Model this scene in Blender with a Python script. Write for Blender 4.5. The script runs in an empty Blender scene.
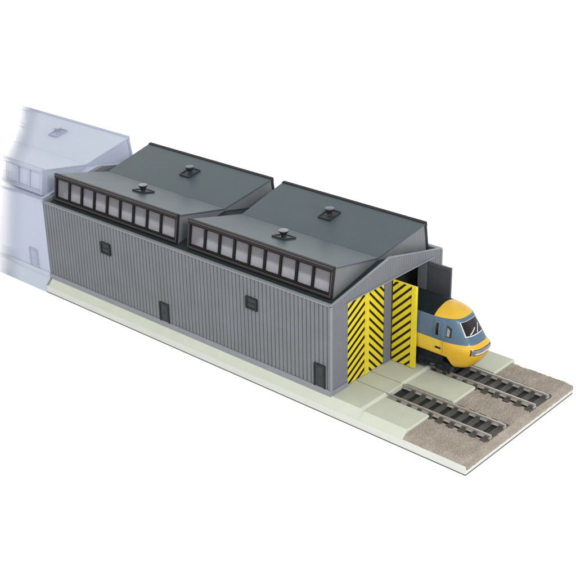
import bpy, bmesh, math, random
from mathutils import Vector, Matrix
random.seed(7)
S = bpy.context.scene
COL = S.collection

# ------------------------------------------------------------------ camera, world, lights, exposure
cam = bpy.data.cameras.new('camera')
camo = bpy.data.objects.new('camera', cam); COL.objects.link(camo)
camo.location = (50.3556, -60.0613, 46.1178)
camo.rotation_euler = (1.1342, 0.0181, 0.7303)
cam.sensor_fit = 'HORIZONTAL'; cam.sensor_width = 36.0
cam.lens = 36.0 * 1160.84 / 576.0
cam.clip_start = 0.5; cam.clip_end = 8000
S.camera = camo

w = bpy.data.worlds.new('World'); S.world = w; w.use_nodes = True
bg = w.node_tree.nodes['Background']
bg.inputs['Color'].default_value = (1.0, 1.0, 1.0, 1)
bg.inputs['Strength'].default_value = 1.0            # white studio surround, brighter low down than overhead
_n = w.node_tree.nodes; _l = w.node_tree.links
_tc = _n.new('ShaderNodeTexCoord'); _sx = _n.new('ShaderNodeSeparateXYZ'); _mr = _n.new('ShaderNodeMapRange')
_mr.interpolation_type = 'SMOOTHSTEP'
_mr.inputs['From Min'].default_value = 0.15; _mr.inputs['From Max'].default_value = 0.80
_mr.inputs['To Min'].default_value = 1.88; _mr.inputs['To Max'].default_value = 1.00
_l.new(_tc.outputs['Generated'], _sx.inputs['Vector']); _l.new(_sx.outputs['Z'], _mr.inputs['Value']); _l.new(_mr.outputs['Result'], bg.inputs['Strength'])

def area(name, loc, target, size, power):
    l = bpy.data.lights.new(name, 'AREA'); l.shape = 'SQUARE'; l.size = size; l.energy = power
    l.color = (1.0, 0.985, 0.96)
    o = bpy.data.objects.new(name, l); COL.objects.link(o); o.location = loc
    d = Vector(target) - Vector(loc)
    o.rotation_euler = d.to_track_quat('-Z', 'Y').to_euler()
    return o
area('key_softbox', (76, -36, 66), (-6, 6, 3), 24, 62000)
S.view_settings.view_transform = 'Standard'
S.view_settings.look = 'None'
S.view_settings.exposure = 0.0
S.view_settings.gamma = 1.0
S.cycles.transparent_max_bounces = 64

# ------------------------------------------------------------------ materials
def material(name, base, rough=0.5, spec=0.5, var=0.06, vscale=1.2, bump=0.0, bscale=20.0, speck=0.0, sscale=40.0, coat=0.0):
    m = bpy.data.materials.new(name); m.use_nodes = True
    nt = m.node_tree; N = nt.nodes; L = nt.links
    p = N['Principled BSDF']
    p.inputs['Roughness'].default_value = rough
    p.inputs['Specular IOR Level'].default_value = spec
    p.inputs['Coat Weight'].default_value = coat
    tc = N.new('ShaderNodeTexCoord')
    n1 = N.new('ShaderNodeTexNoise'); n1.inputs['Scale'].default_value = vscale; n1.inputs['Detail'].default_value = 6
    L.new(tc.outputs['Object'], n1.inputs['Vector'])
    mr = N.new('ShaderNodeMapRange'); mr.inputs['From Min'].default_value = 0.25; mr.inputs['From Max'].default_value = 0.75
    mr.inputs['To Min'].default_value = 1 - var; mr.inputs['To Max'].default_value = 1 + var
    L.new(n1.outputs['Fac'], mr.inputs['Value'])
    val = mr.outputs['Result']
    if speck > 0:
        n2 = N.new('ShaderNodeTexNoise'); n2.inputs['Scale'].default_value = sscale; n2.inputs['Detail'].default_value = 3
        L.new(tc.outputs['Object'], n2.inputs['Vector'])
        m2 = N.new('ShaderNodeMapRange'); m2.inputs['From Min'].default_value = 0.3; m2.inputs['From Max'].default_value = 0.7
        m2.inputs['To Min'].default_value = 1 - speck; m2.inputs['To Max'].default_value = 1 + speck
        L.new(n2.outputs['Fac'], m2.inputs['Value'])
        mm = N.new('ShaderNodeMath'); mm.operation = 'MULTIPLY'
        L.new(val, mm.inputs[0]); L.new(m2.outputs['Result'], mm.inputs[1]); val = mm.outputs[0]
    vm = N.new('ShaderNodeVectorMath'); vm.operation = 'SCALE'
    vm.inputs[0].default_value = base
    L.new(val, vm.inputs['Scale'])
    L.new(vm.outputs['Vector'], p.inputs['Base Color'])
    rr = N.new('ShaderNodeMapRange'); rr.inputs['To Min'].default_value = max(0.02, rough - 0.07); rr.inputs['To Max'].default_value = min(1, rough + 0.07)
    L.new(n1.outputs['Fac'], rr.inputs['Value']); L.new(rr.outputs['Result'], p.inputs['Roughness'])
    if bump > 0:
        nb = N.new('ShaderNodeTexNoise'); nb.inputs['Scale'].default_value = bscale; nb.inputs['Detail'].default_value = 4
        L.new(tc.outputs['Object'], nb.inputs['Vector'])
        b = N.new('ShaderNodeBump'); b.inputs['Strength'].default_value = bump; b.inputs['Distance'].default_value = 0.05
        L.new(nb.outputs['Fac'], b.inputs['Height']); L.new(b.outputs['Normal'], p.inputs['Normal'])
    return m

M = {}
M['table'] = material('white_paper', (0.97, 0.97, 0.97), 0.9, 0.1, 0.0)
M['wall'] = material('grey_cladding', (0.120, 0.131, 0.141), 0.5, 0.4, 0.10, 0.5, 0.12, 14, 0.05, 18)
M['gable'] = material('grey_gable_cladding', (0.122, 0.130, 0.147), 0.55, 0.4, 0.06, 0.8, 0.2, 22, 0.10, 16)
M['trim'] = material('pale_grey_trim', (0.175, 0.187, 0.205), 0.5, 0.4, 0.05, 1.5, 0.1, 20)
M['roof'] = material('slate_grey_roofing', (0.052, 0.070, 0.078), 0.40, 0.22, 0.09, 0.35, 0.10, 26, 0.05, 22)
M['roof'].node_tree.nodes['Principled BSDF'].inputs['Specular Tint'].default_value = (0.78, 0.95, 1.0, 1)
M['deck'] = material('dark_green_grey_deck', (0.018, 0.025, 0.027), 0.7, 0.15, 0.1, 1.0, 0.1, 20)
M['frame'] = material('black_brown_frame', (0.016, 0.013, 0.014), 0.55, 0.15, 0.15, 2.0)
M['frameline'] = material('brown_frame_moulding', (0.065, 0.055, 0.056), 0.5, 0.2, 0.12, 2.0)
M['bead'] = material('black_glazing_bead', (0.008, 0.007, 0.008), 0.6, 0.12, 0.1, 2.0)
M['curb'] = material('pale_bounce_board', (0.86, 0.87, 0.89), 0.6, 0.3, 0.02)
M['black'] = material('black_plastic', (0.012, 0.015, 0.015), 0.5, 0.2, 0.15, 3.0)
M['door_dark'] = material('dark_door_paint', (0.026, 0.031, 0.031), 0.55, 0.2, 0.15, 3.0)
M['leaf_dark'] = material('dark_grey_door_back', (0.058, 0.060, 0.070), 0.5, 0.35, 0.08, 1.5, 0.1, 16)
M['yellow'] = material('warning_yellow', (0.55, 0.445, 0.022), 0.45, 0.4, 0.07, 3.0)
M['stripe'] = material('warning_black', (0.010, 0.009, 0.004), 0.6, 0.12, 0.2, 4.0)
M['vent'] = material('vent_grey', (0.020, 0.024, 0.026), 0.5, 0.25, 0.1, 3.0)
M['ventplate'] = material('vent_plate_grey', (0.022, 0.027, 0.029), 0.5, 0.25, 0.1, 3.0)
M['venttop_grey'] = material('vent_top_faint_glint', (0.085, 0.095, 0.10), 0.4, 0.4, 0.05, 3.0)
M['venttop'] = material('vent_top_glint', (0.15, 0.165, 0.17), 0.35, 0.5, 0.05, 3.0)  # sky reflection painted into the vent tops; the right-slope copy is duller
M['slab'] = material('off_white_card', (0.475, 0.485, 0.45), 0.7, 0.3, 0.03, 0.7, 0.1, 12)
M['concrete'] = material('pale_green_concrete', (0.375, 0.395, 0.325), 0.7, 0.3, 0.05, 0.8, 0.15, 14, 0.025, 12)
M['kerb'] = material('pale_concrete_edge', (0.425, 0.445, 0.375), 0.7, 0.3, 0.04, 0.8, 0.1, 14, 0.02, 14)
M['under_layer'] = material('dark_under_layer', (0.085, 0.085, 0.09), 0.8, 0.2, 0.1, 2.0)
M['ballast'] = material('brown_grit_ballast', (0.245, 0.215, 0.182), 0.95, 0.1, 0.14, 0.9, 0.5, 22, 0.34, 15)
M['rail'] = material('nickel_rail', (0.36, 0.335, 0.31), 0.30, 0.5, 0.12, 3.0)
M['rail'].node_tree.nodes['Principled BSDF'].inputs['Metallic'].default_value = 0.45
M['sleeper'] = material('dark_sleeper_plastic', (0.058, 0.056, 0.051), 0.6, 0.2, 0.25, 2.5, 0.2, 20)
M['t_yellow'] = material('train_yellow', (0.49, 0.295, 0.018), 0.42, 0.3, 0.06, 1.5, 0.04, 20, coat=0.15)
M['t_side_yellow'] = material('train_side_yellow', (0.52, 0.365, 0.035), 0.42, 0.45, 0.08, 1.5, 0.04, 20)
M['t_blue'] = material('train_blue', (0.048, 0.092, 0.140), 0.42, 0.28, 0.10, 1.5, 0.04, 20, coat=0.1)
M['t_grey'] = material('train_side_blue_grey', (0.072, 0.108, 0.160), 0.45, 0.28, 0.08, 1.5, 0.04, 20)
M['t_roof'] = material('train_dark_roof', (0.005, 0.009, 0.010), 0.75, 0.12, 0.2, 2.0)
M['t_under'] = material('train_underframe', (0.009, 0.011, 0.014), 0.65, 0.15, 0.3, 3.0, 0.2, 14)
M['t_glass'] = material('black_glass', (0.006, 0.006, 0.008), 0.12, 0.22, 0.05, 2.0)
M['t_pale'] = material('pale_grey_trim_paint', (0.48, 0.47, 0.46), 0.35, 0.5, 0.04, 2.0)
M['t_lamp'] = material('grey_lamp_panel', (0.13, 0.13, 0.145), 0.3, 0.5, 0.08, 2.0)
M['mid'] = material('mid_grey_glass', (0.20, 0.20, 0.19), 0.3, 0.4, 0.2, 4.0)
M['steel'] = material('wheel_steel', (0.05, 0.05, 0.05), 0.4, 0.5, 0.1, 2.0)

def glass_mat():
    m = bpy.data.materials.new('clear_grey_glazing'); m.use_nodes = True
    nt = m.node_tree; N = nt.nodes; L = nt.links
    p = N['Principled BSDF']
    p.inputs['Base Color'].default_value = (0.42, 0.415, 0.45, 1)
    p.inputs['Roughness'].default_value = 0.22
    tr = N.new('ShaderNodeBsdfRefraction'); tr.inputs['Color'].default_value = (0.95, 0.95, 0.97, 1); tr.inputs['Roughness'].default_value = 0.42; tr.inputs['IOR'].default_value = 1.3
    mx = N.new('ShaderNodeMixShader')
    mx.inputs['Fac'].default_value = 0.21
    L.new(p.outputs['BSDF'], mx.inputs[2]); L.new(tr.outputs['BSDF'], mx.inputs[1])
    L.new(mx.outputs['Shader'], N['Material Output'].inputs['Surface'])
    return m
M['glass'] = glass_mat()

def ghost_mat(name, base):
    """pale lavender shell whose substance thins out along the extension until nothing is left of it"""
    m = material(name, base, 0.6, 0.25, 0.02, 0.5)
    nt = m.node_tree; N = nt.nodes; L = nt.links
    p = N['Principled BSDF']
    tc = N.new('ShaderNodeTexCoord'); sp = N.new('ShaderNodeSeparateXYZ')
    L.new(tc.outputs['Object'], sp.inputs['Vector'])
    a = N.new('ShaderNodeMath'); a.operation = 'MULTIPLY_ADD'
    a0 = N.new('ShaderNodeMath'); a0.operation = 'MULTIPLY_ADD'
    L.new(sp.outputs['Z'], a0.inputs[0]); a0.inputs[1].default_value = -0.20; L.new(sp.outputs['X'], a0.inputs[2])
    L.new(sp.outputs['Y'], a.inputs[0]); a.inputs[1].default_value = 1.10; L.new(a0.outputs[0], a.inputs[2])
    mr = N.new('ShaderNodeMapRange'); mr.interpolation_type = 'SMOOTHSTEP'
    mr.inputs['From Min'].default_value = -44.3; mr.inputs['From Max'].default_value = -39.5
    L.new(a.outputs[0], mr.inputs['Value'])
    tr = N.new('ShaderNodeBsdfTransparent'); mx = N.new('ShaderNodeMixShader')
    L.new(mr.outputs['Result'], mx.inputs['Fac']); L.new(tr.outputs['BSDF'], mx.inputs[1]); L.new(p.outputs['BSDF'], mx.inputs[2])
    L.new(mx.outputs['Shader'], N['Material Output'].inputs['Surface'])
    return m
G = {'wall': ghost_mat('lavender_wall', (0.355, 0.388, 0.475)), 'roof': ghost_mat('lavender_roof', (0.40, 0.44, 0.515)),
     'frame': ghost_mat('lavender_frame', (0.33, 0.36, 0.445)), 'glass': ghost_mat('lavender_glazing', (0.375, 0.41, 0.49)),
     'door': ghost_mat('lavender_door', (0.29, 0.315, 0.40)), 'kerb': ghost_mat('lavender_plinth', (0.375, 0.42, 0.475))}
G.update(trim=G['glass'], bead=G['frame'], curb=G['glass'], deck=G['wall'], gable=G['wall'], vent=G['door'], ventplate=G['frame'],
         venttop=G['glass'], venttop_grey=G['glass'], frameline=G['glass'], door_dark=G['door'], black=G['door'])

# ------------------------------------------------------------------ mesh helpers
class MB:
    def __init__(s): s.v = []; s.f = []; s.m = []; s.mats = []
    def mi(s, mat):
        if mat not in s.mats: s.mats.append(mat)
        return s.mats.index(mat)
    def add(s, vs, fs, mat):
        b = len(s.v); s.v += [tuple(x) for x in vs]; k = s.mi(mat)
        for f in fs: s.f.append([b + i for i in f]); s.m.append(k)
    def box(s, a, b, mat):
        (x0, y0, z0), (x1, y1, z1) = a, b
        vs = [(x0,y0,z0),(x1,y0,z0),(x1,y1,z0),(x0,y1,z0),(x0,y0,z1),(x1,y0,z1),(x1,y1,z1),(x0,y1,z1)]
        s.add(vs, [(3,2,1,0),(4,5,6,7),(0,1,5,4),(1,2,6,5),(2,3,7,6),(3,0,4,7)], mat)
    def obox(s, c, ux, uy, uz, mat):
        """box from centre and three half-extent vectors"""
        c, ux, uy, uz = Vector(c), Vector(ux), Vector(uy), Vector(uz)
        vs = [c-ux-uy-uz, c+ux-uy-uz, c+ux+uy-uz, c-ux+uy-uz, c-ux-uy+uz, c+ux-uy+uz, c+ux+uy+uz, c-ux+uy+uz]
        s.add(vs, [(3,2,1,0),(4,5,6,7),(0,1,5,4),(1,2,6,5),(2,3,7,6),(3,0,4,7)], mat)
    def prism(s, poly, d, mat):
        """poly: 3D points (planar), extruded by vector d"""
        n = len(poly); d = Vector(d); p = [Vector(q) for q in poly]
        vs = p + [q + d for q in p]
        fs = [list(range(n))[::-1], list(range(n, 2*n))] + [(i, (i+1) % n, n + (i+1) % n, n + i) for i in range(n)]
        s.add(vs, fs, mat)
    def lathe(s, c, prof, mat, seg=24, axis='z', close=True):
        c = Vector(c); vs = []; fs = []
        for r, h in prof:
            for i in range(seg):
                a = 2*math.pi*i/seg
                if axis == 'z': vs.append(c + Vector((r*math.cos(a), r*math.sin(a), h)))
                else: vs.append(c + Vector((r*math.cos(a), h, r*math.sin(a))))
        for k in range(len(prof)-1):
            for i in range(seg):
                j = (i+1) % seg
                fs.append((k*seg+i, k*seg+j, (k+1)*seg+j, (k+1)*seg+i))
        if close: fs.append(list(range(seg))[::-1]); fs.append([(len(prof)-1)*seg+i for i in range(seg)])
        s.add(vs, fs, mat)
    def build(s, name, parent=None, bevel=0.0, smooth=False, seg=2):
        me = bpy.data.meshes.new(name); me.from_pydata(s.v, [], s.f)
        for m in s.mats: me.materials.append(m)
        me.polygons.foreach_set('material_index', s.m)
        bm = bmesh.new(); bm.from_mesh(me)
        bmesh.ops.recalc_face_normals(bm, faces=bm.faces); bm.to_mesh(me); bm.free()
        if smooth: me.polygons.foreach_set('use_smooth', [True]*len(me.polygons))
        me.update()
        o = bpy.data.objects.new(name, me); COL.objects.link(o)
        if parent is not None: o.parent = parent
        if bevel > 0:
            bv = o.modifiers.new('bevel', 'BEVEL'); bv.width = bevel; bv.segments = seg; bv.limit_method = 'ANGLE'; bv.angle_limit = math.radians(40)
        return o

def thing(name, label, cat, loc=(0, 0, 0), group=None):
    o = bpy.data.objects.new(name, None); COL.objects.link(o); o.empty_display_size = 0.5
    o.location = loc; o['label'] = label; o['category'] = cat
    if group: o['group'] = group
    return o

def ribbed(mb, pt, a0, a1, pitch, zlo, zhi, depth, mat, gap=0.29):
    """vertical cladding: pt(a, out, z) gives a point; zlo/zhi are functions of a"""
    prof = []
    n = max(1, round((a1-a0)/pitch)); p = (a1-a0)/n
    for i in range(n):
        s = a0 + i*p
        prof += [(s, -depth), (s+p*gap*0.6, -depth), (s+p*gap*0.8, depth*0.25), (s+p*gap*1.25, depth*0.25), (s+p*gap*1.4, 0.0), (s+p*(1-gap*0.2), 0.0)]
    prof.append((a1, -depth))
    vs = []; fs = []
    for a, o in prof:
        vs += [pt(a, o, zlo(a)), pt(a, o, zhi(a))]
    for i in range(len(prof)-1): fs.append((2*i, 2*i+2, 2*i+3, 2*i+1))
    mb.add(vs, fs, mat)

# ------------------------------------------------------------------ measurements (1 unit = 8.7 mm of the model)
W = 14.43; L = 35.2; H = 8.0; YM = 7.22; APEX = 9.56
FZ = 0.24                     # shed floor level
T = 10.45; V = 9.22; AY = 1.41; BY = 1.02; BZ = 7.98; Q = 0.4
deck_z = lambda y: 7.70 + (8.98-7.70)*(1-abs(y-YM)/YM)
gable_z = lambda y: H + (APEX-H)*(1-abs(y-YM)/YM)
roof_z = lambda y: (V + (T-V)*abs(y-YM)/(YM-AY))

# ------------------------------------------------------------------ setting: the white table top
mb = MB(); mb.add([(-900,-900,-1.19),(900,-900,-1.19),(900,1500,-1.19),(-900,1500,-1.19)], [(0,1,2,3)], M['table'])
tt = mb.build('tabletop'); tt['kind'] = 'structure'

# ------------------------------------------------------------------ shed builder
def clerestory(parent, x0, x1, mats, n=9, vents=(0, 1), skew=0.0):
    """butterfly roof block between x0 (rear) and x1 (front), glazed along both long sides"""
    mb = MB()
    xf = lambda y: x1 - Q*(1-min(1, abs(y-YM)/(YM-AY))) + skew*(1-(y-AY)/(W-2*AY))
    xb = lambda y: x0 + Q*(1-min(1, abs(y-YM)/(YM-AY)))
    th = 0.14
    for ya in (AY, W-AY):
        top = [(xb(ya), ya, T), (xb(YM), YM, V), (xf(YM), YM, V), (xf(ya), ya, T)]
        mb.prism(top, (0, 0, -th), mats['roof'])
    o = mb.build('clerestory_roof', parent, 0.03)
    # end walls
    for fx, sg in ((xf, 1), (xb, -1)):
        mb = MB()
        for (ya, yb) in ((BY+0.12, YM), (YM, W-BY-0.12)):
            def zh(y):
                if y < AY: return min(T-th, BZ + (T-BZ)*(y-BY)/(AY-BY))
                if y > W-AY: return min(T-th, BZ + (T-BZ)*(W-BY-y)/(AY-BY))
                return roof_z(y)-th*0.6
            ribbed(mb, lambda a, of, z: (fx(a)-sg*0.06+sg*of, a, z), ya, yb, 0.30, lambda y: deck_z(y)-0.02, zh, 0.016, mats['wall'])
        bmx = mb.build('end_wall', o)
    # glazed sides
    x1_ = x1
    for side in (0, 1):
        x1 = x1_ + (skew if side == 0 else 0)
        fl = (lambda y: y) if side == 0 else (lambda y: W-y)
        P = lambda x, t, out=0.0: Vector((x, fl(BY + (AY-BY)*t - out), BZ + (T-BZ)*t))
        up = (P(0, 1)-P(0, 0)); hgt = up.length; up.normalize()
        nrm = up.cross(Vector((1, 0, 0))); 
        if (nrm.y > 0) == (side == 0): nrm = -nrm
        f = MB(); bx = Vector((1, 0, 0)); ln = (x1-x0)/2; xc = (x0+x1)/2
        def bar(x, t, hx, ht, hd, off, mat): f.obox(P(x, 0) + up*t + nrm*off, bx*hx, up*ht, nrm*hd, mat)
        # outer frame (brown) and black inner bead
        bar(xc, 0.13, ln, 0.13, 0.13, 0.03, mats['frame'])
        bar(xc, hgt-0.13, ln, 0.20, 0.16, 0.05, mats['frame'])
        for xe in (x0+0.11, x1-0.11): bar(xe, hgt/2-0.035, 0.11, hgt/2-0.30, 0.13, 0.03, mats['frame'])
        i0, i1 = x0+0.22, x1-0.22
        bar(xc, 0.16, ln-0.06, 0.035, 0.03, 0.15, mats['frameline'])
        bar(xc, hgt-0.06, ln-0.06, 0.05, 0.03, 0.20, mats['frameline'])
        for xe in (x0+0.12, x1-0.12): bar(xe, hgt/2, 0.035, hgt/2-0.2, 0.03, 0.15, mats['frameline'])
        bar(xc, 0.33, (i1-i0)/2, 0.07, 0.10, 0.02, mats['bead'])
        bar(xc, hgt-0.38, (i1-i0)/2, 0.05, 0.10, 0.02, mats['bead'])
        p0, p1 = i0+0.10, i1-0.10
        for xe in (i0+0.05, i1-0.05): bar(xe, hgt/2-0.015, 0.05, hgt/2-0.415, 0.10, 0.02, mats['bead'])
        pit = (p1-p0)/n
        for i in range(1, n): bar(p0+i*pit, hgt/2-0.015, 0.12, hgt/2-0.415, 0.10, 0.02, mats['bead'])
        f.build('window_frame', o, 0.02)
        for i in range(n):
            g = MB(); a0 = p0+i*pit+(0.12 if i else 0.0); a1 = p0+(i+1)*pit-(0.12 if i < n-1 else 0.0)
            tilt = random.uniform(-0.015, 0.015)
            g.obox(P((a0+a1)/2, 0) + up*(hgt/2-0.015) - nrm*0.045, bx*((a1-a0)/2) + nrm*tilt, up*(hgt/2-0.415), nrm*0.012, mats['glass'])
            g.build('pane', o)
        # added pale board curving up behind the glass, brightens the pane bottoms
        c = MB(); yo = P(0, 0).y; sg = 1 if side == 0 else -1
        prof = [(0.16, 8.02), (0.35, 8.03), (0.6, 8.10), (0.85, 8.24), (1.05, 8.44), (1.15, 8.62)]
        poly = [(x0+0.25, yo+sg*a, z) for a, z in prof] + [(x0+0.25, yo+sg*(a+0.06), z-0.06) for a, z in prof[::-1]]
        k = len(prof); vs = [Vector(q) for q in poly]; vs += [q+Vector((x1-x0-0.5, 0, 0)) for q in vs]
        fs = []
        for i in range(2*k): j = (i+1) % (2*k); fs.append((i, j, 2*k+j, 2*k+i))
        for i in range(k-1): fs.append((i, i+1, 2*k-2-i, 2*k-1-i)); fs.append((2*k+i, 2*k+i+1, 4*k-2-i, 4*k-1-i))
        c.add(vs, fs, mats['curb'])
        c.build('bounce_board', o)
    x1 = x1_
    if 1:
        for (x, y) in [((x1-8.02, 4.5), (x1-8.15, 10.45))[q] for q in vents]:
            sl = (T-V)/(YM-AY)*(-1 if y < YM else 1)
            v = MB(); c = Vector((x, y, roof_z(y))); ty = Vector((0, 1, sl)).normalized(); nz = Vector((0, -sl, 1)).normalized()
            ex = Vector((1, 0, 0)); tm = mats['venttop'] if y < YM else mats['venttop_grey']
            v.obox(c+nz*0.02, ex*0.60, ty*0.70, nz*0.07, mats['ventplate'])
            for q in (-1, 1):
                v.obox(c+nz*0.06+ty*0.72*q, ex*0.67, ty*0.05, nz*0.10, mats['vent'])
                v.obox(c+nz*0.06+ex*0.62*q, ex*0.05, ty*0.67, nz*0.10, mats['vent'])
            v.lathe(c+Vector((0, 0, 0.05)), [(0.30, 0), (0.20, 0.10), (0.24, 0.26), (0.42, 0.54), (0.43, 0.60)], mats['vent'])
            v.lathe(c+Vector((0, 0, 0.652)), [(0.42, 0), (0.40, 0.03), (0.25, 0.06)], tm)
            v.build('roof_vent', o, 0.015)
    return o

def side_wall(parent, x0, x1, mats, plain_far=True):
    mb = MB()
    # visible side, y = 0, ribbed skin over a solid wall
    mb.box((x0, 0.10, FZ), (x1-0.06, 0.34, H-0.12), mats['wall'])
    ribbed(mb, lambda a, of, z: (a, 0.0-of, z), x0+0.0, x1-0.02, 0.42, lambda a: FZ+0.42, lambda a: H-0.10, 0.075, mats['wall'])
    mb.build('side_wall', parent)
    mb = MB()
    mb.box((x0, W-0.34, FZ), (x1-0.06, W-0.10, H-0.12), mats['wall'])
    ribbed(mb, lambda a, of, z: (a, W+of, z), x0+0.0, x1-0.02, 0.42, lambda a: FZ+0.42, lambda a: H-0.10, 0.075, mats['wall'])
    mb.build('side_wall', parent)
    t = MB()
    for y0, y1 in ((-0.09, 0.30), (W-0.30, W+0.09)):
        t.box((x0, y0, H-0.12), (x1-0.17, y1, H), mats['trim'])
    t.build('wall_coping', parent, 0.03)
    for y0, y1 in ((-0.10, 0.078), (W-0.078, W+0.10)):
        t = MB(); t.box((x0, y0, FZ-0.1), (x1-0.004, y1, FZ+0.42), mats['trim'])
        t.build('plinth', parent, 0.03)

def small_door(parent, x0, x1, z0, z1, mats):
    d = MB()
    d.box((x0+0.1, -0.06, z0), (x1-0.1, 0.07, z1-0.1), mats['door_dark'])
    d.box((x0, -0.125, z0), (x0+0.1, 0.07, z1-0.1), mats['black'])
    d.box((x1-0.1, -0.125, z0), (x1, 0.07, z1-0.1), mats['black'])
    d.box((x0, -0.125, z1-0.1), (x1, 0.07, z1), mats['black'])
    d.box((x0+0.22, -0.085, z0+0.2), (x1-0.22, -0.05, z0+0.85), mats['door_dark'])
    d.box((x0+0.22, -0.085, z0+1.0), (x1-0.22, -0.05, z1-0.25), mats['door_dark'])
    o = d.build('side_door', parent, 0.015)
    if mats is M:
        h = MB(); h.lathe((x1-0.2, -0.09, z0+0.92), [(0.03, 0.03), (0.045, 0.0), (0.03, -0.05)], M['steel'], 10, 'y'); h.build('door_knob', o)
    return o

def small_window(parent, x0, x1, z0, z1, mats):
    d = MB()
    d.box((x0, -0.15, z0), (x0+0.14, 0.07, z1), mats['black']); d.box((x1-0.16, -0.18, z0), (x1, 0.07, z1), mats['black'])
    d.box((x0+0.14, -0.15, z1-0.15), (x1-0.16, 0.07, z1), mats['black']); d.box((x0+0.14, -0.15, z0), (x1-0.16, 0.07, z0+0.13), mats['black'])
    d.box((x0+0.14, -0.11, (z0+z1)/2-0.035), (x1-0.16, 0.07, (z0+z1)/2+0.035), mats['black'])
    o = d.build('small_window', parent, 0.015)
    p = MB(); p.box((x0+0.14, -0.06, z0+0.13), (x1-0.16, 0.06, (z0+z1)/2-0.035), M['door_dark'] if mats is M else mats['door'])
    p.box((x0+0.14, -0.06, (z0+z1)/2+0.035), (x1-0.16, 0.06, z1-0.15), M['door_dark'] if mats is M else mats['door'])
    p.build('pane', o)
    return o

def deck(parent, x0, x1, mats):
    mb = MB()
    pts = [(0.36, deck_z(0.36)), (YM, deck_z(YM)), (W-0.36, deck_z(W-0.36))]
    poly = [(x0, y, z) for y, z in pts] + [(x0, y, z-0.12) for y, z in pts[::-1]]
    mb.prism(poly, (x1-x0, 0, 0), mats['deck'])
    mb.build('roof_deck', parent)

# ---- the shed
shed = thing('engine_shed', 'grey ribbed two-road engine shed with glazed roof blocks and yellow-black striped doors', 'shed')
side_wall(shed, -L, 0.0, M)
deck(shed, -L+0.3, -0.17, M)
clerestory(shed, -16.6, -0.78, M)
clerestory(shed, -34.55, -17.9, M)
small_window(shed, -26.98, -25.66, 5.03, 6.15, M)
small_window(shed, -8.92, -7.66, 5.15, 6.22, M)
small_door(shed, -19.5, -18.32, 0.62, 2.46, M)
small_door(shed, -1.72, -0.60, 0.64, 2.66, M)
# front gable: piers, post and the pediment above the lintel
OP = ((2.0, 6.66), (7.56, 12.3)); LZ = 7.52; TH = 0.9
mb = MB()
gx = lambda a, of, z: (0.0+of, a, z)
for y0, y1 in ((0.0, OP[0][0]), (OP[0][1], OP[1][0]), (OP[1][1], W)):
    mb.box((-TH, y0+(0.345 if y0 == 0 else 0), FZ), (-0.05, y1-(0.345 if y1 == W else 0), LZ), M['gable'])
    ribbed(mb, gx, y0+(0.06 if y0 == 0 else 0.0), y1-(0.06 if y1 == W else 0.0), 0.3, lambda a: FZ, lambda a: LZ, 0.022, M['gable'])
    if y0 > 0:
        mb.add([(-0.05,y0,FZ),(-0.02,y0+0.02,FZ),(-0.02,y0+0.02,LZ),(-0.05,y0,LZ)], [(0,1,2,3)], M['gable'])
poly = [(-0.16, 0.0, LZ), (-0.16, 0.0, H-0.06), (-0.16, YM, APEX-0.06), (-0.16, W, H-0.06), (-0.16, W, LZ)]
mb.prism(poly, (0.11, 0, 0), M['gable'])
for ya, yb in ((0.02, YM), (YM, W-0.02)):
    ribbed(mb, gx, ya, yb, 0.3, lambda a: LZ, lambda a: gable_z(a)-0.05, 0.022, M['gable'])
mb.build('gable_wall', shed)
t = MB()
for s in (0, 1):
    y0 = 0.0 if s == 0 else W
    sgn = 1 if s == 0 else -1
    poly = [(-0.17, y0-0.05*sgn, H-0.07), (-0.17, YM, APEX-0.06), (-0.17, YM, APEX+0.03), (-0.17, y0-0.05*sgn, H+0.01)]
    t.prism(poly, (0.20, 0, 0), M['trim'])
t.build('gable_coping', shed, 0.02)
t = MB(); t.box((0.003, 1.86, LZ), (0.10, 13.2, LZ+0.11), M['trim']); t.build('door_lintel', shed, 0.03)
for y0, y1 in ((-0.05, 0.125), (W-0.125, W+0.05)):
    t = MB(); t.box((-0.12, y0, FZ-0.09), (0.045, y1, H-0.13), M['trim']); t.build('corner_trim', shed, 0.025)
for y0, y1 in ((0.125, 1.98), (12.55, W-0.125)):
    t = MB(); t.box((0.004, y0, FZ-0.1), (0.09, y1, FZ+0.42), M['trim']); t.build('plinth', shed, 0.03)
# rear gable
mb = MB()
poly = [(-L, 0.345, FZ), (-L, 0.345, 7.88), (-L, 0.0, 7.9), (-L, 0.0, H), (-L, YM, APEX), (-L, W, H), (-L, W, 7.9), (-L, W-0.345, 7.88), (-L, W-0.345, FZ)]
mb.prism(poly, (0.28, 0, 0), M['gable'])
mb.build('rear_wall', shed)

# striped leaves
def clip_poly(poly, lo_u, hi_u, lo_v, hi_v):
    def clip(pl, f, inter):
        out = []
        for i in range(len(pl)):
            a, b = pl[i], pl[(i+1) % len(pl)]
            fa, fb = f(a), f(b)
            if fa >= 0: out.append(a)
            if (fa >= 0) != (fb >= 0):
                t = fa/(fa-fb); out.append((a[0]+(b[0]-a[0])*t, a[1]+(b[1]-a[1])*t))
        return out
    for f in (lambda p: p[0]-lo_u, lambda p: hi_u-p[0], lambda p: p[1]-lo_v, lambda p: hi_v-p[1]):
        poly = clip(poly, f, None)
        if not poly: return []
    return poly

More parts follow.
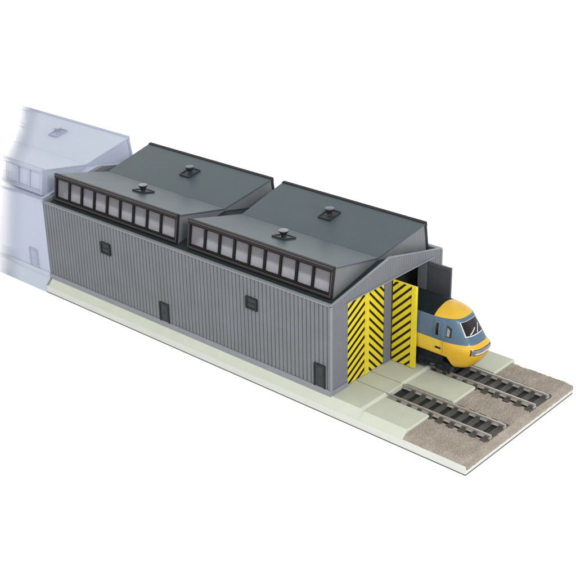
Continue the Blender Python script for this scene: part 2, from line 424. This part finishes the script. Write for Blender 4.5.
def striped_leaf(origin, ud, nd, width, z0, z1, k, pitch, thick, phase, stile, stile_at, label, back=None, frac=0.36):
    """leaf in the plane of ud (along) and z; nd is its outward normal; stripes run from the hinge edge to the stile"""
    o_, u, n = Vector(origin), Vector(ud), Vector(nd)
    b = MB(); X = lambda a, z, d: o_ + u*a + n*d + Vector((0, 0, z))
    def slab(a0, a1, za, zb, d0, d1, mat):
        c = X((a0+a1)/2, (za+zb)/2, (d0+d1)/2)
        b.obox(c, u*((a1-a0)/2), Vector((0, 0, (zb-za)/2)), n*((d1-d0)/2), mat)
    slab(0, width, z0, z1, -thick, -0.06, back or M['yellow'])
    slab(0, width, z0, z1, -0.06, 0.0, M['yellow'])
    lo, hi = (0.03, width-stile) if stile_at == 'end' else (stile, width-0.03)
    s0 = -40*pitch
    while s0 < z1+40:
        s0 += pitch
        zz = s0+phase
        poly = [(-1, zz-k), (width+1, zz+k*(width+1)), (width+1, zz+k*(width+1)+pitch*frac), (-1, zz-k+pitch*frac)]
        poly = clip_poly(poly, lo, hi, z0+0.02, z1-0.02)
        if len(poly) >= 3:
            vs = [X(a, z, 0.004) for a, z in poly]
            b.prism(vs, n*0.022, M['stripe'])
    if stile_at == 'end': slab(width-stile, width-0.004, z0+0.004, z1-0.004, 0.002, 0.06, M['yellow'])
    else: slab(0.004, stile, z0+0.004, z1-0.004, 0.002, 0.06, M['yellow'])
    o = b.build('door_leaf', shed)
    o['label'] = label
    return o
LB = FZ+0.06
striped_leaf((-0.10, 2.02, 0), (0, 1, 0), (1, 0, 0), 2.31, LB, LZ-0.03, 0.62, 0.73, 0.22, 0.10, 0.15, 'end', 'closed yellow door leaf with rising black stripes')
striped_leaf((-0.10, 4.345, 0), (0, 1, 0), (1, 0, 0), 2.30, LB, LZ-0.03, -1.05, 0.74, 0.22, 0.25, 0.36, 'start', 'closed yellow door leaf with falling black stripes', frac=0.34)
striped_leaf((0.05, 7.60, 0), (1, 0, 0), (0, -1, 0), 2.30, LB, LZ-0.03, 0.98, 0.73, 0.22, 0.30, 0.40, 'end', 'striped yellow door leaf swung wide open beside the locomotive', frac=0.34)
b = MB()
b.box((0.05, 12.30, LB), (2.38, 12.50, LZ+0.0), M['leaf_dark'])
for z in (LB+0.1, 3.7, LZ-0.35): b.box((0.15, 12.25, z), (2.30, 12.302, z+0.25), M['leaf_dark'])
o = b.build('door_leaf', shed, 0.02); o['label'] = 'plain dark grey inside of an open door leaf'

# ------------------------------------------------------------------ pale, fading shed extension behind
GX = -L-0.02
ghost = thing('shed_extension', 'pale lavender ghostly shed extension fading out to white behind the grey shed', 'shed', (0, 0, 0))
g = MB()
g.box((-46.5, 0.0, FZ), (GX, 0.25, H), G['wall'])
g.build('side_wall', ghost)
g = MB(); g.box((-46.5, -0.08, FZ-0.1), (GX, -0.003, FZ+0.42), G['kerb']); g.build('plinth', ghost)
g = MB(); g.box((-46.5, -0.07, H-0.12), (GX, -0.003, H+0.004), G['trim']); g.build('wall_coping', ghost)
g = MB()
poly = [(-35.9, 0.255, FZ), (-35.9, 0.255, 7.98), (-35.9, YM, APEX-0.15), (-35.9, W, 7.98), (-35.9, W, FZ)]
g.prism(poly, (0.2, 0, 0), G['gable']); g.build('gable_wall', ghost)
deck(ghost, -60, -35.95, G)
clerestory(ghost, -62.0, -37.75, G, n=14, vents=(1,), skew=1.3)

small_door(ghost, -38.15, -36.9, 0.68, 2.6, G)
g = MB()
poly = [(-46.5, -0.66, -1.18), (-46.5, -0.66, -0.42), (-46.5, -0.10, FZ-0.11), (-46.5, 2.0, FZ-0.11), (-46.5, 2.0, -1.18)]
g.prism(poly, (46.5+GX, 0, 0), G['kerb']); g.build('base_strip', ghost)

# ------------------------------------------------------------------ baseboard
XB = 12.95; Y0 = -0.65; Y1 = 14.55; ZT = -0.45; ZB = -1.085
base = thing('model_baseboard', 'long off-white baseboard with pale concrete apron and brown grit ballast under the shed', 'baseboard', (0, 0, 0))
b = MB(); b.box((-L, Y0, ZB), (XB, Y1, ZT), M['slab']); b.build('slab', base, 0.03)
b = MB(); b.box((-L, Y0+0.02, -1.185), (XB-0.0, Y1-0.02, ZB-0.002), M['under_layer']); b.build('slab_under_layer', base)  # thin dark layer under the slab, slightly inset along the long sides
P1 = 3.15; P2 = 7.35; ZP1 = FZ-0.004; ZP2 = 0.12
RY = (3.1543, 3.1543+1.9256, 9.0328, 9.0328+1.9256)
RG = 0.155
# apron inside and in front of the shed: strips between the rails, with flangeways; chamfered towards the ballast
def pad(x0, x1, y0, y1, zt, cham_x=0.28, left=False, right=False, drop=0.12, name='concrete_pad'):
    """flat pad with a paler chamfer along its front edge (and along the outer side)"""
    c = MB()
    ya = y0 if not left else y0
    zb = ZT+0.003
    c.prism([(x0, y0, zb), (x0, y0, zt), (x1-cham_x, y0, zt), (x1-cham_x, y0, zb)], (0, y1-y0, 0), M['concrete'])
    c.prism([(x1-cham_x, y0, zb), (x1-cham_x, y0, zt), (x1, y0, zt-drop), (x1, y0, zb)], (0, y1-y0, 0), M['kerb'])
    if left:
        c.prism([(x0, y0, zb), (x0, y0, zt), (x0, Y0+0.03, ZT+0.03), (x0, Y0+0.03, zb)], (x1-x0, 0, 0), M['kerb'])
    if right:
        c.prism([(x0, y1, zb), (x0, y1, zt), (x0, Y1-0.03, ZT+0.03), (x0, Y1-0.03, zb)], (x1-x0, 0, 0), M['kerb'])
    return c.build(name, base)
in0, in1 = RY[0]+0.10, RY[1]-0.10
# first tier (level with the rail heads)
pad(-L+0.3, P1, 0.0, RY[0]-0.045, ZP1, left=True)
pad(-L+0.3, P1, RY[0]+0.045, RY[1]-0.045, ZP1, 0.10, drop=0.03)
pad(-L+0.3, P1, RY[1]+0.045, RY[2]-RG, ZP1)
pad(-L+0.3, P1-0.3, RY[2]+RG, RY[3]-RG, ZP1, 0.10, drop=0.03)
pad(-L+0.3, P1, RY[3]+RG, W-0.1, ZP1, right=True)
# second tier beside the open track
pad(P1+0.002, P2, 0.0, 2.72, ZP2, 0.07, left=True)
pad(P1+0.002, P2+0.3, 5.52, 8.55, ZP2, 0.07)
pad(P1+0.002, P2+0.2, 11.40, W-0.1, ZP2, 0.07, right=True)

# ballast: gritty sheet that falls to the slab along its outer edges
def hsh(x, y):
    return math.sin(x*12.9898+y*78.233)*43758.5453 % 1.0
def ballast_sheet(x0, x1, y0, y1, zt, edge):
    from mathutils import noise
    st = 0.085
    nx = int((x1-x0)/st); ny = int((y1-y0)/st)
    vs = []; fs = []
    for i in range(nx+1):
        for j in range(ny+1):
            x = x0+(x1-x0)*i/nx; y = y0+(y1-y0)*j/ny
            wob = 0.10*noise.noise(Vector((x*1.7, y*1.7, 3)))
            dmin = min(x1-x if 'f' in edge else 9, y-y0 if 'l' in edge else 9, y1-y if 'r' in edge else 9)
            t = min(1, max(0, (dmin+wob*(1 if dmin > 0.05 else 0))/0.42)); t = t*t*(3-2*t)
            g = 0.055*noise.noise(Vector((x*7, y*7, 0)))+0.055*(random.random()-0.5)+0.04*noise.noise(Vector((x*2, y*2, 9)))
            z = ZT+0.004+(zt-ZT)*t+g*(0.25+0.75*t) if dmin > 0.0 else ZT-0.02
            if i < nx-1 and dmin > 0.06: z = max(z, ZT+0.012)
            if min(abs(y-4.117), abs(y-9.996)) < 1.25 and x > P1 and x < 12.5: z = min(z, -0.20)
            if x < P2-0.03 and (y < 2.75 or 5.5 < y < 8.57 or y > 11.38): z = ZT-0.01
            if i == nx: x = x1+0.01; z = -0.74+0.05*noise.noise(Vector((y*3, 0, 0)))
            elif i == nx-1: x = x1; z = ZT+0.02+0.3*abs(g)
            vs.append((x+0.02*(random.random()-.5), y+0.02*(random.random()-.5), z))
    for i in range(nx):
        for j in range(ny):
            a = i*(ny+1)+j; fs.append((a, a+ny+1, a+ny+2, a+1))
    b = MB(); b.add(vs, fs, M['ballast'])
    return b.build('ballast_bed', base, smooth=False)
ballast_sheet(P1-0.05, XB+0.03, Y0+0.05, Y1-0.06, -0.13, 'flr')

# ------------------------------------------------------------------ tracks
def rail_profile(y, z):
    return [(y-0.20, z-0.30), (y+0.20, z-0.30), (y+0.20, z-0.26), (y+0.05, z-0.22), (y+0.05, z-0.09), (y+0.075, z-0.07), (y+0.075, z-0.01), (y+0.055, z),
            (y-0.055, z), (y-0.075, z-0.01), (y-0.075, z-0.07), (y-0.05, z-0.09), (y-0.05, z-0.22), (y-0.20, z-0.26)]
def track(ya, yb, xe, label, first=None, xs=-30.0):
    yc = (ya+yb)/2
    t = thing('railway_track', label, 'track', (0, yc, 0), 'short railway tracks leading into the shed')
    for y in (ya, yb):
        r = MB(); pr = rail_profile(y-yc, 0.25)
        r.prism([(xs, a, z) for a, z in pr], (xe-xs, 0, 0), M['rail'])
        r.build('rail', t)
    gap_shade = MB(); gap_shade.box((P1+0.02, -1.0, -0.30), (xe-0.05, 1.0, -0.15), M['black'])  # black fill paints the shadow in gaps between sleepers and under rails
    for q in (-1, 1): gap_shade.box((P1+0.02, q*0.963-0.24, -0.29), (xe-0.05, q*0.963+0.24, -0.12), M['black'])
    gap_shade.build('track_gap_shade', t)
    k = 0; x = xe-0.30
    proto = first
    while x > P1+0.2:
        if proto is None:
            s = MB(); s.box((-0.27, -1.58, -0.24), (0.27, 1.58, -0.052), M['sleeper'])
            for yy in (ya-yc, yb-yc):
                for sg in (-1, 1):
                    s.box((-0.17, yy+sg*0.155-0.085, -0.06), (0.17, yy+sg*0.155+0.085, 0.10), M['sleeper'])
                    s.box((-0.22, yy+sg*0.30-0.07, -0.06), (0.22, yy+sg*0.30+0.07, 0.0), M['sleeper'])
            o = s.build('sleeper', t, 0.02); proto = o
        else:
            o = proto.copy(); COL.objects.link(o); o.parent = t
        o.location = (x, 0, random.uniform(-0.012, 0.012)); o.rotation_euler = (0, 0, random.uniform(-0.02, 0.02))
        x -= 1.0
    return proto
pr = track(RY[0], RY[1], 12.56, 'empty railway track leading from the ballast to the closed striped doors', xs=P1+0.01)
track(RY[2], RY[3], 12.73, 'railway track with the yellow-nosed locomotive standing on it', pr)

# ------------------------------------------------------------------ locomotive
TY = 9.85; HW = 1.95
loco = thing('locomotive', 'diesel locomotive with blue sides and yellow nose emerging from the open shed doors', 'locomotive', (0, TY, 0))
def interp(tab, z):
    if z <= tab[0][0]: return tab[0][1]
    for (a, va), (b_, vb) in zip(tab, tab[1:]):
        if z <= b_:
            t = (z-a)/(b_-a); return va+(vb-va)*t
    return tab[-1][1]
XN = [(1.0, 6.05), (1.12, 6.40), (1.35, 6.76), (1.75, 7.12), (2.2, 7.38), (2.58, 7.50), (3.02, 7.54), (3.16, 7.46), (3.3, 7.24), (3.41, 7.12), (4.2, 6.55), (5.0, 5.98), (5.2, 5.83), (5.35, 5.66), (5.5, 5.42), (5.65, 5.10), (5.78, 4.75), (5.88, 4.42), (5.95, 4.2)]
HWT = [(1.0, 1.40), (1.2, 1.62), (1.5, 1.78), (2.25, 1.90), (2.8, 1.95), (3.41, 1.95), (4.4, 1.93), (5.0, 1.88), (5.2, 1.80), (5.35, 1.68), (5.5, 1.50), (5.65, 1.24), (5.78, 0.92), (5.88, 0.58), (5.95, 0.12)]
HWT = [(z, h*0.95) for z, h in HWT]
PA = 3.3; PB = 1.6
def nose_d(z): return min(2.4, interp(XN, z)-3.72)
def surf_x(y, z):
    h = interp(HWT, z); q = min(1, abs(y)/h)
    return interp(XN, z)-nose_d(z)*(1-(1-q**PA)**(1/PB))
def surf_y(x, z):
    h = interp(HWT, z); D = nose_d(z); d = interp(XN, z)-x
    if d >= D: return h
    u = 1-max(0, d)/D
    return h*max(0.0, 1-u**PB)**(1/PA)
def body():
    zs = [1.0, 1.05, 1.12, 1.22, 1.35, 1.5, 1.85, 2.1, 2.25, 2.45, 2.62, 2.82, 3.02, 3.16, 3.3, 3.41, 3.6, 3.9, 4.2, 4.5, 4.8, 5.05, 5.2, 5.28, 5.35, 5.43, 5.5, 5.58, 5.65, 5.72, 5.78, 5.83, 5.88, 5.92, 5.95]
    NA = 30
    vs = []; cols = None
    for z in zs:
        row = []; D = nose_d(z); xn = interp(XN, z)
        start = -18.0 if z >= 2.25 else 4.85+math.sqrt(max(0, (2.25-z)/1.25))*0.75
        for x in (-18.0, -6, 0.0, 2.2, 3.7, 4.45): xx = min(max(x, start), max(3.7, start, xn-D)); row.append((xx, surf_y(xx, z)))
        for i in range(1, NA+1):
            a = i/NA*math.pi/2
            y = interp(HWT, z)*math.cos(a)**(2/PA) if i < NA else 0.0
            u = math.sin(a)**(2/PB)
            x = xn-D+D*u
            if x < start: x = start; y = surf_y(x, z)
            row.append((x, y))
        full = [(x, -y, z) for x, y in row]+[(x, y, z) for x, y in row[-2::-1]]
        vs.append(full)
    n = len(vs[0]); b = MB()
    allv = [p for r in vs for p in r]
    groups = {}
    for k in range(len(zs)-1):
        zc = (zs[k]+zs[k+1])/2
        for j in range(n-1):
            ids = (k*n+j, k*n+j+1, (k+1)*n+j+1, (k+1)*n+j)
            xc = max(allv[i][0] for i in ids)
            if zc < 3.41: mt = 't_side_yellow' if xc <= 4.47 else 't_yellow'
            elif zc < 5.25: mt = 't_grey' if xc <= 3.75 else 't_blue'
            else: mt = 't_roof' if xc <= 3.75 else 't_yellow'
            groups.setdefault(mt, []).append(ids)
    base_i = len(b.v); b.v += allv
    for mt, fl in groups.items():
        k = b.mi(M[mt])
        for f in fl: b.f.append(list(f)); b.m.append(k)
    # close roof and floor
    k = b.mi(M['t_roof']); top = (len(zs)-1)*n
    for j in range(n//2):
        b.f.append([top+j, top+j+1, top+n-2-j, top+n-1-j]); b.m.append(k if allv[top+j+1][0] <= 3.75 else b.mi(M['t_yellow']))
    me = bpy.data.meshes.new('body'); me.from_pydata(b.v, [], b.f)
    for m in b.mats: me.materials.append(m)
    me.polygons.foreach_set('material_index', b.m)
    bm = bmesh.new(); bm.from_mesh(me)
    bmesh.ops.remove_doubles(bm, verts=bm.verts, dist=0.0008)
    bmesh.ops.dissolve_degenerate(bm, edges=bm.edges, dist=0.0005)
    bmesh.ops.recalc_face_normals(bm, faces=bm.faces)
    for f in bm.faces: f.smooth = True
    for e in bm.edges:
        if len(e.link_faces) == 2 and e.calc_face_angle(0) > math.radians(38): e.smooth = False
    bm.to_mesh(me); bm.free()
    o = bpy.data.objects.new('body', me); COL.objects.link(o); o.parent = loco
    return o
bd = body()

def nose_patch(name, corners, mat, lift, thick=0.03, n=10, parent=loco):
    """corners (y,z): bottom-left, bottom-right, top-right, top-left, laid on the nose"""
    vs = []; fs = []
    for lay in (lift, lift-thick-0.05):
        for i in range(n+1):
            for j in range(n+1):
                u, v = i/n, j/n
                (ya, za), (yb, zb), (yc, zc), (yd, zd) = corners
                y = (ya*(1-u)+yb*u)*(1-v)+(yd*(1-u)+yc*u)*v; z = (za*(1-u)+zb*u)*(1-v)+(zd*(1-u)+zc*u)*v
                e = 0.01
                dy = (surf_x(y+e, z)-surf_x(y-e, z))/(2*e); dz = (surf_x(y, z+e)-surf_x(y, z-e))/(2*e)
                nr = Vector((1, -dy, -dz)).normalized()
                vs.append(Vector((surf_x(y, z), y, z))+nr*lay)
    q = (n+1)*(n+1)
    for i in range(n):
        for j in range(n):
            a = i*(n+1)+j
            fs.append((a, a+1, a+n+2, a+n+1)); fs.append((q+a, q+a+n+1, q+a+n+2, q+a+1))
    rim = [i*(n+1) for i in range(n+1)]+[n*(n+1)+j for j in range(1, n+1)]+[i*(n+1)+n for i in range(n-1, -1, -1)]+[j for j in range(n-1, 0, -1)]
    for i in range(len(rim)):
        a, b_ = rim[i], rim[(i+1) % len(rim)]; fs.append((a, b_, q+b_, q+a))
    b = MB(); b.add(vs, fs, mat); o = b.build(name, parent, smooth=False)
    return o
ws = nose_patch('windscreen', [(-1.16, 3.98), (0.84, 3.98), (0.74, 5.04), (-1.04, 5.04)], M['t_pale'], 0.025)
nose_patch('pane', [(-1.08, 4.05), (0.80, 4.04), (0.70, 5.01), (-0.98, 5.01)], M['t_glass'], 0.045, parent=ws)
nose_patch('wiper', [(-0.80, 4.12), (-0.74, 4.07), (0.02, 4.40), (-0.01, 4.46)], M['t_pale'], 0.075, 0.0, 6, parent=ws)
nose_patch('wiper', [(0.02, 4.10), (0.08, 4.07), (0.60, 4.58), (0.56, 4.62)], M['t_pale'], 0.075, 0.0, 6, parent=ws)
lr = nose_patch('headlight_surround', [(-1.33, 2.61), (1.33, 2.61), (1.30, 3.14), (-1.31, 3.14)], M['black'], 0.012)
lp = nose_patch('headlight_panel', [(-1.28, 2.66), (1.28, 2.66), (1.25, 3.09), (-1.26, 3.09)], M['t_lamp'], 0.02)
nose_patch('lamp_bar', [(-1.05, 2.70), (1.20, 2.70), (1.18, 2.86), (-1.02, 2.83)], M['t_pale'], 0.05, 0.0, 8, parent=lp)
for yy in (-0.86, 0.86):
    nose_patch('headlight', [(yy-0.15, 2.91), (yy+0.15, 2.91), (yy+0.14, 3.03), (yy-0.14, 3.03)], M['mid'], 0.045, 0.0, 4, parent=lp)

def side_patch(name, corners, mat, lift, sg=-1, n=6, parent=loco):
    """corners (x,z) on the flank"""
    vs = []; fs = []
    for lay in (lift, -0.06):
        for i in range(n+1):
            for j in range(n+1):
                u, v = i/n, j/n
                (ya, za), (yb, zb), (yc, zc), (yd, zd) = corners
                x = (ya*(1-u)+yb*u)*(1-v)+(yd*(1-u)+yc*u)*v; z = (za*(1-u)+zb*u)*(1-v)+(zd*(1-u)+zc*u)*v
                vs.append((x, sg*(surf_y(x, z)+lay), z))
    q = (n+1)*(n+1)
    for i in range(n):
        for j in range(n):
            a = i*(n+1)+j
            fs.append((a, a+1, a+n+2, a+n+1)); fs.append((q+a, q+a+n+1, q+a+n+2, q+a+1))
    rim = [i*(n+1) for i in range(n+1)]+[n*(n+1)+j for j in range(1, n+1)]+[i*(n+1)+n for i in range(n-1, -1, -1)]+[j for j in range(n-1, 0, -1)]
    for i in range(len(rim)):
        a, b_ = rim[i], rim[(i+1) % len(rim)]; fs.append((a, b_, q+b_, q+a))
    b = MB(); b.add(vs, fs, mat); return b.build(name, parent)
for sg in (-1, 1):
    dw = side_patch('door_window', [(3.98, 3.72), (4.34, 3.72), (4.34, 4.90), (3.98, 4.90)], M['t_lamp'], 0.015, sg)
    side_patch('pane', [(4.03, 3.78), (4.29, 3.78), (4.29, 4.84), (4.03, 4.84)], M['t_glass'], 0.025, sg, parent=dw)
    cw = side_patch('cab_window', [(4.98, 3.84), (5.42, 3.84), (5.36, 4.55), (4.95, 4.78)], M['black'], 0.018, sg)
    side_patch('pane', [(5.03, 3.92), (5.27, 3.92), (5.24, 4.42), (5.02, 4.62)], M['mid'], 0.028, sg, parent=cw)
    side_patch('body_vent', [(4.02, 2.62), (4.55, 2.62), (4.55, 2.80), (4.02, 2.80)], M['black'], 0.02, sg)
    hr = side_patch('door_seam', [(4.70, 2.3), (4.73, 2.3), (4.73, 5.05), (4.70, 5.05)], M['t_lamp'], 0.006, sg)
u = MB()
u.box((-18, -1.55, 1.35), (4.6, 1.55, 2.26), M['t_under'])
u.box((-14, -1.80, 0.75), (-6, 1.80, 1.345), M['t_under'])
u.box((4.6, -1.15, 1.0), (5.9, 1.15, 1.9), M['t_under'])
u.build('underframe', loco, 0.04)
def bogie(xc):
    b = MB()
    for sg in (-1, 1):
        b.box((xc-2.7, sg*1.50-0.12, 1.00), (xc+2.7, sg*1.50+0.12, 1.45), M['t_under'])
        for dx in (-1.95, 1.95):
            b.box((xc+dx-0.45, sg*1.62-0.10, 0.72), (xc+dx+0.45, sg*1.62+0.14, 1.20), M['t_under'])
            b.lathe((xc+dx, sg*1.76, 1.0), [(0.22, 0.07*sg), (0.28, 0.0), (0.28, -0.06*sg)], M['t_under'], 14, 'y')
        b.lathe((xc, sg*1.60, 1.05), [(0.32, -0.12), (0.32, 0.12)], M['t_under'], 14, 'y')
        b.box((xc-0.7, sg*1.55-0.10, 0.60), (xc+0.7, sg*1.55+0.12, 0.98), M['t_under'])
        b.box((xc+2.45, sg*1.35-0.08, 0.42), (xc+2.65, sg*1.35+0.08, 1.02), M['t_under'])
    b.box((xc-2.3, -1.2, 1.05), (xc+2.3, 1.2, 1.30), M['t_under'])
    o = b.build('bogie', loco, 0.02)
    for dx in (-1.95, 1.95):
        for sg in (-1, 1):
            w_ = MB()
            w_.lathe((xc+dx, sg*0.97, 1.00), [(0.83, -0.10*sg), (0.76, -0.03*sg), (0.74, 0.12*sg), (0.62, 0.14*sg), (0.58, 0.08*sg), (0.16, 0.10*sg), (0.14, 0.18*sg)], M['steel'], 28, 'y')
            w_.build('wheel', o)
bogie(2.55); bogie(-12.5)
